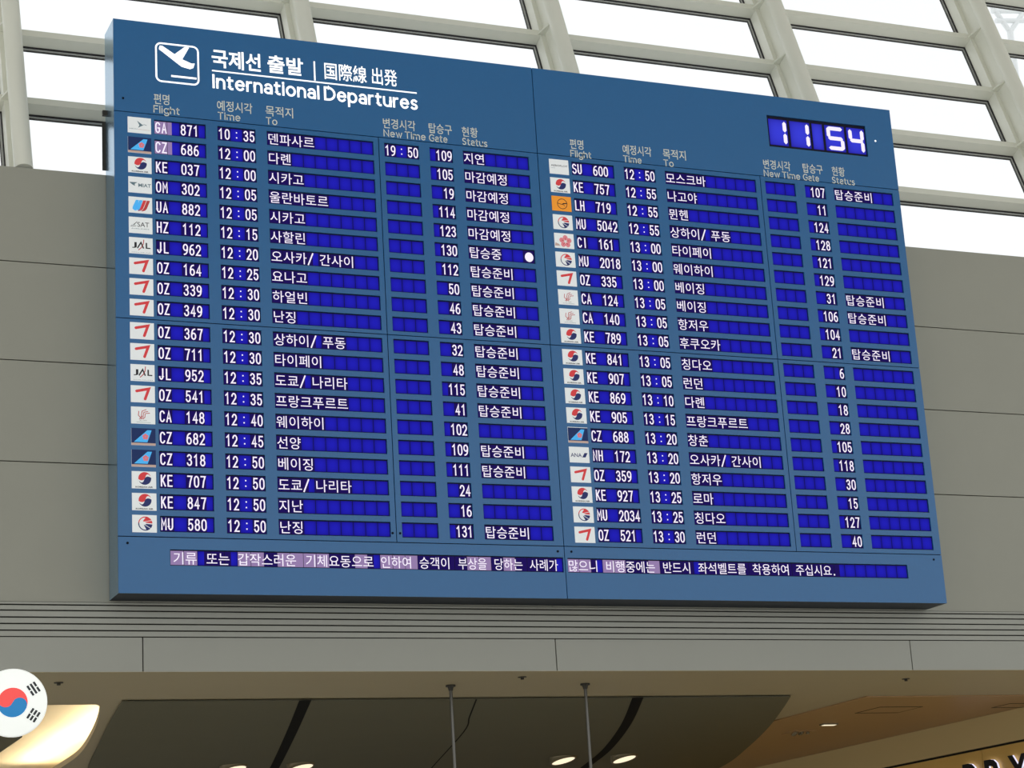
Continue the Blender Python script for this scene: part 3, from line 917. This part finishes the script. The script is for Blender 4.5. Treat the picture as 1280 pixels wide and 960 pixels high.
tag(b.build('symbol', board), 'white take-off aeroplane symbol in a rounded frame')
b = MB()
def kword(w, x0, x1, z0, z1, mat, off):
    text_fit(b, w, x0, x1, Bz(z0), Bz(z1), mat, YV, off)
kword('국제선', .660, .998, 3.562, 3.695, MT['white'], .022)
kword('출발', 1.046, 1.296, 3.568, 3.698, MT['white'], .022)
b.box(1.372, 1.383, YV, -.0001, Bz(3.546), Bz(3.688), MT['white'])
kword('国際線', 1.448, 1.752, 3.566, 3.692, MT['white'], .010)
kword('出発', 1.790, 1.974, 3.566, 3.692, MT['white'], .010)
b.box(.660, 2.115, YV, -.0001, Bz(3.531), Bz(3.541), MT['white'])
stroke_text(b, 'International Departures', .660, 2.118, Bz(3.408), .1035, .0158, MT['white'], YV)
tag(b.build('title_lettering', board), 'bold white title lettering')

HEADS = [('편명', 'Flight', [(.263, .367), (.260, .435)], [(3.261, 3.367), (3.260, 3.424)]),
         ('예정시각', 'Time', [(.689, .931), (.692, .847)], [(3.678, 3.909), (3.677, 3.824)]),
         ('목적지', 'To', [(1.022, 1.214), (1.023, 1.102)], [(4.002, 4.188), (4.001, 4.083)]),
         ('변경시각', 'New Time', [(1.856, 2.092), (1.856, 2.164)], [(4.834, 5.064), (4.830, 5.140)]),
         ('탑승구', 'Gate', [(2.190, 2.362), (2.188, 2.325)], [(5.170, 5.342), (5.164, 5.302)]),
         ('현황', 'Status', [(2.436, 2.556), (2.435, 2.624)], [(5.422, 5.534), (5.414, 5.613)])]
for k, (ko, en, L_, R_) in enumerate(HEADS):
    for h, pos in ((0, L_), (1, R_)):
        b = MB()
        dz = -.006 * k / 5 if h == 0 else -.014
        text_fit(b, ko, pos[0][0], pos[0][1], Bz(3.252 + dz), Bz(3.327 + dz), MT['pale'], YV, .006)
        stroke_text(b, en, pos[1][0], pos[1][1], Bz(3.190 + dz), .0535, .0068, MT['pale'], YV)
        b.build('column_heading', board)
# small fixing screws on the lower panels
for (u, v) in ((.058, .312), (2.955, .318), (3.055, .318), (5.93, .318), (1.79, .415), (1.842, .415), (5.84, 3.56), (.06, 3.27)):
    b = MB(); b.tube((u, .0, Bz(v)), (u, -.002, Bz(v)), .008, MT['white'] if v == 3.56 else MT['seam'], 12); b.build('screw', board)

# ------------------------------------------------------------------ hung and fitted things under the soffit
def rod(x, y, label):
    t = thing('hanging_rod', (x, y, ZS), label, 'rod', 'steel rods hanging from the soffit')
    b = MB(); b.tube((x, y, ZS), (x, y, ZS - .012), .034, MT['bronze'], 20); b.tube((x, y, ZS - .012), (x, y, ZS - .04), .022, MT['bronze'], 16, .014); b.build('ceiling_flange', t)
    b = MB(); b.tube((x, y, ZS - .03), (x, y, ZS - 1.4), .0115, MT['steel'], 16); b.build('rod', t)
rod(2.49, .90, 'thin steel rod hanging from the soffit, left one, in front of a thin ceiling line')
rod(3.49, .86, 'thin steel rod hanging from the soffit, right one, beside a lit downlight')

def downlight(x, y, label):
    zt = ZS - .010
    t = thing('downlight', (x, y, zt), label, 'ceiling light', 'round downlights in the dark ceiling raft')
    n = 28
    ro, ri = .128, .110
    def ring(r, dz, flat=False):      # the lamp head is tilted towards the concourse
        out = []
        for k in range(n):
            dx, dy = r * math.cos(2 * math.pi * k / n), r * math.sin(2 * math.pi * k / n)
            out.append((x + dx, y + dy, zt if flat else zt - .040 + dz - .20 * dy + .13 * dx))
        return out
    b = MB()
    vs = ring(ro, 0, True) + ring(ro, 0) + ring(ri, -.002) + ring(ri * .97, .004)
    b.mesh(vs, [(j * n + k, j * n + (k + 1) % n, (j + 1) * n + (k + 1) % n, (j + 1) * n + k) for j in range(3) for k in range(n)], MT['trimring'], True)
    rg = b.build('ring', t)
    b = MB()
    b.face(ring(ri, .001)[::-1], MT['lampglow'])
    b.build('lens', rg, sub=True)
downlight(2.29, 5.75, 'round lit downlight left of the left black ceiling slot')
downlight(2.90, 5.72, 'round lit downlight right of the left black ceiling slot')
downlight(5.415, 5.57, 'round lit downlight left of the right rod\'s lower end')
downlight(6.035, 5.54, 'round lit downlight right of the right black ceiling slot')

def ceiling_slot(pts, w, label):
    b = MB()
    z = ZS - .0112
    c = arc_pts(pts, 6)
    stroke(b, c, w, MT['slot'], place=lambda q: (q[0], q[1], z), cap=False)
    bm_top = [(v[0], v[1], z + .0008) for v in b.v]
    k = len(b.f)
    b.mesh(bm_top, list(b.f[:k]), MT['slot'])
    tag(b.build('ceiling_slot'), label, 'ceiling slot', 'black curved slots in the dark raft')
ceiling_slot([(1.645, 1.53), (2.13, 3.48), (2.72, 5.92), (3.1, 7.6)], .085, 'black curved slot in the dark ceiling raft, left of both hanging rods')
ceiling_slot([(4.23, 1.53), (4.92, 3.18), (5.62, 5.05), (6.14, 6.70), (6.5, 7.8)], .085, 'black curved slot in the dark ceiling raft, right of both hanging rods')
b = MB()
stroke(b, arc_pts([(2.94, 1.55), (3.28, 2.55), (3.61, 3.52), (4.38, 6.32), (4.7, 7.4)], 6), .012, MT['slot'], place=lambda q: (q[0], q[1], ZS - .0108), cap=False)
struct('trim_%d' % tn, b, 'thin curved joint line in the dark raft'); tn += 1

for x, y, lab in ((2.87, .53, 'tiny ceiling fitting on the soffit between the hanging rods'), (6.04, .69, 'tiny ceiling fitting on the soffit at the right'), (-.23, .70, 'tiny shiny ceiling fitting beside the round flag sign')):
    t = thing('sprinkler', (x, y, ZS), lab, 'ceiling sprinkler', 'small fittings on the soffit')
    b = MB(); b.tube((x, y, ZS), (x, y, ZS - .004), .03, MT['bronze'], 16); b.build('plate', t)
    b = MB(); b.tube((x, y, ZS - .004), (x, y, ZS - .018), .012, MT['bronze'], 12); b.build('head', t)

# access panels and a lamp in the brown ceiling
def hatch(x0, x1, y0, y1, label):
    z = ZS - .006
    t = thing('access_hatch', ((x0 + x1) / 2, (y0 + y1) / 2, z), label, 'ceiling hatch')
    b = MB()
    for (a, c, d, e) in ((x0, x1, y0, y0 + .012), (x0, x1, y1 - .03, y1), (x0, x0 + .006, y0, y1), (x1 - .006, x1, y0, y1)):
        b.box(a, c, d, e, z - .003, z, MT['bronze'])
    hf = b.build('hatch_frame', t)
    b = MB(); b.box(x0 + .006, x1 - .006, y0 + .012, y1 - .03, z - .0015, z, MT['brown']); b.build('hatch_panel', hf, sub=True)
hatch(6.79, 7.21, 2.24, 2.63, 'square access hatch in the brown ceiling')
hatch(7.98, 8.29, 2.10, 2.37, 'access hatch in the brown ceiling at the photo\'s right edge')
t = thing('strip_lamp', (6.96, 3.34, ZS - .006), 'short lit strip lamp in the brown ceiling', 'ceiling light')
b = MB(); b.box(6.885, 7.035, 3.30, 3.37, ZS - .018, ZS - .006, MT['trimring']); b.build('housing', t)
b = MB(); b.box(6.90, 7.02, 3.31, 3.36, ZS - .021, ZS - .018, MT['lampglow']); b.build('lens', t)
t = thing('spot_cluster', (7.0, 3.93, ZS - .006), 'small cluster of dim ceiling spots in the brown ceiling', 'ceiling light')
b = MB(); b.box(6.90, 7.10, 3.80, 4.06, ZS - .012, ZS - .006, MT['brown']); b.build('plate', t)
for dx, dy in ((-.06, -.06), (.0, -.06), (.06, -.06), (-.03, .02), (.03, .02), (0, .09)):
    b = MB(); b.tube((7.0 + dx, 3.93 + dy, ZS - .012), (7.0 + dx, 3.93 + dy, ZS - .03), .018, MT['trimring'], 12); b.build('spot', t)

# lamp tube hidden in the cove
t = thing('cove_lamp', (.55, 4.0, ZS + .12), 'long lamp tube inside the bright ceiling cove', 'ceiling light')
b = MB()
for k in range(4):
    y0 = 2.6 + k * 1.5
    b.tube((1.0, y0, ZS + .12), (1.0, y0 + 1.4, ZS + .12), .018, MT['coveglow'], 12)
b.build('tube', t)
b = MB(); b.box(.95, 1.05, 2.5, 8.7, ZS + .05, ZS + .10, MT['covepaint']); b.build('housing', t)

# round flag sign in front of the fascia
FC = Vector((-.632, .02, 3.305)); FR = .2
def flag_sign():
    dirv = Vector((-2.7894, -12.5709, 1.6)) - FC
    dirv.z *= .3
    fy = dirv.normalized()
    fx = Vector((0, 0, 1)).cross(fy).normalized()     # to the viewer's right
    fz = fy.cross(fx).normalized()
    t = thing('flag_sign', FC, 'round white national flag sign with red and blue circle, at the lower left', 'sign')
    def at(x, z, d): return FC + fx * x + fz * z + fy * d
    def dome(r): return .018 + .022 * (1 - (r / FR) ** 2)
    b = MB()
    n = 64
    rings = [0.001, .25, .5, .7, .85, .95, 1.0]
    vs = []
    for q in rings:
        vs += [at(FR * q * math.cos(2 * math.pi * k / n), FR * q * math.sin(2 * math.pi * k / n), dome(FR * q)) for k in range(n)]
    vs += [at(FR * math.cos(2 * math.pi * k / n), FR * math.sin(2 * math.pi * k / n), -.018) for k in range(n)]
    m = len(rings) + 1
    b.mesh(vs, [(j * n + k, j * n + (k + 1) % n, (j + 1) * n + (k + 1) % n, (j + 1) * n + k)[::-1] for j in range(m - 1) for k in range(n)] + [tuple(range((m - 1) * n, m * n))], MT['flagwhite'], True)
    disc = b.build('disc', t)
    R = .0865
    tl = math.radians(-22)
    def rt(p): return (p[0] * math.cos(tl) - p[1] * math.sin(tl), p[0] * math.sin(tl) + p[1] * math.cos(tl))
    def lay(b, pts, mat):
        b.face([at(*rt(p), dome(math.hypot(*p)) + .0018) for p in pts], mat)
    # the circle as thin strips so that it follows the dome
    def halfshape(sign):
        N = 48
        for k in range(N):
            xa = -R + 2 * R * k / N; xb = -R + 2 * R * (k + 1) / N
            def mid(x):
                c = -R / 2 if x < 0 else R / 2
                s = math.sqrt(max(0, (R / 2) ** 2 - (x - c) ** 2))
                return -s if x < 0 else s
            def top(x): return math.sqrt(max(0, R * R - x * x))
            for (za0, za1, zb0, zb1) in ((mid(xa), top(xa), mid(xb), top(xb)),) if sign > 0 else ((-top(xa), mid(xa), -top(xb), mid(xb)),):
                M_ = 6
                for j in range(M_):
                    f0, f1 = j / M_, (j + 1) / M_
                    yield [(xa, za0 + (za1 - za0) * f0), (xb, zb0 + (zb1 - zb0) * f0), (xb, zb0 + (zb1 - zb0) * f1), (xa, za0 + (za1 - za0) * f1)]
    b = MB()
    for q in halfshape(1): lay(b, q, MT['flagred'])
    for q in halfshape(-1): lay(b, q, MT['flagblue'])
    tag(b.build('emblem', disc, sub=True), 'red and blue circle')
    tl = 0
    for ang, bars in ((33, '010'), (-33, '000'), (147, '111'), (213, '101')):
        b = MB()
        ca, sa = math.cos(math.radians(ang)), math.sin(math.radians(ang))
        for k, bit in enumerate(bars):
            rr = .122 + k * .0215
            segs_ = [(-.034, .034)] if bit == '1' else [(-.034, -.003), (.003, .034)]
            for s0, s1 in segs_:
                q = [(rr - .0065, s0), (rr + .0065, s0), (rr + .0065, s1), (rr - .0065, s1)]
                lay(b, [(x * ca - z * sa, x * sa + z * ca) for x, z in q], MT['flagblack'])
        tag(b.build('trigram', disc, sub=True), 'black bars')
    b = MB()
    b.tube(at(0, .05, -.018), (FC.x, .36, FC.z + .02), .02, MT['bronze'], 12)
    b.tube((FC.x, .36, FC.z), (FC.x, .36, ZS), .02, MT['bronze'], 12)
    b.build('bracket', t)
flag_sign()

# shop sign letters on the timber wall
t = thing('shop_sign', (XS + .01, 2.84, 2.99), 'black shop sign letters with white backlight on the timber wall at the lower right corner', 'sign')
for ch, yc in (('R', 3.17), ('R', 2.84), ('Y', 2.49)):
    b = MB()
    vs, fs, bb = glyph(ch, .03)
    hgt, wid = .29, .27
    f = lambda v, x: (x, yc + wid / 2 - (v[0] - bb[0]) / (bb[1] - bb[0]) * wid, 2.845 + (v[1] - bb[2]) / (bb[3] - bb[2]) * hgt)
    front = [f(v, XS - .03) for v in vs]
    b.mesh(front, fs, MT['signblack'])
    back = [f(v, XS - .012) for v in vs]
    b.mesh(back, fs, MT['signglow'])
    b.build('letter', t)

# pale steel truss standing on the added slab outside
TP = [(16.53, 12, 15.70), (16.81, 12, 15.30), (17.21, 12, 15.79), (16.52, 12, 15.62), (17.14, 12, 15.70), (16.57, 12, 15.46), (17.11, 12, 15.53)]
t = thing('roof_truss', (TP[1][0], 12.0, ZS + .6), 'pale steel truss outside, seen faintly through the glass at the top right', 'truss')
b = MB(); b.tube(TP[1], (TP[1][0], 12.0, ZS + .6), .05, MT['truss'], 12); b.build('post', t)
for p, q in ((0, 1), (2, 1), (3, 4), (5, 6)):
    b = MB(); b.tube(TP[p], TP[q], .04, MT['truss'], 12); b.build('strut', t)
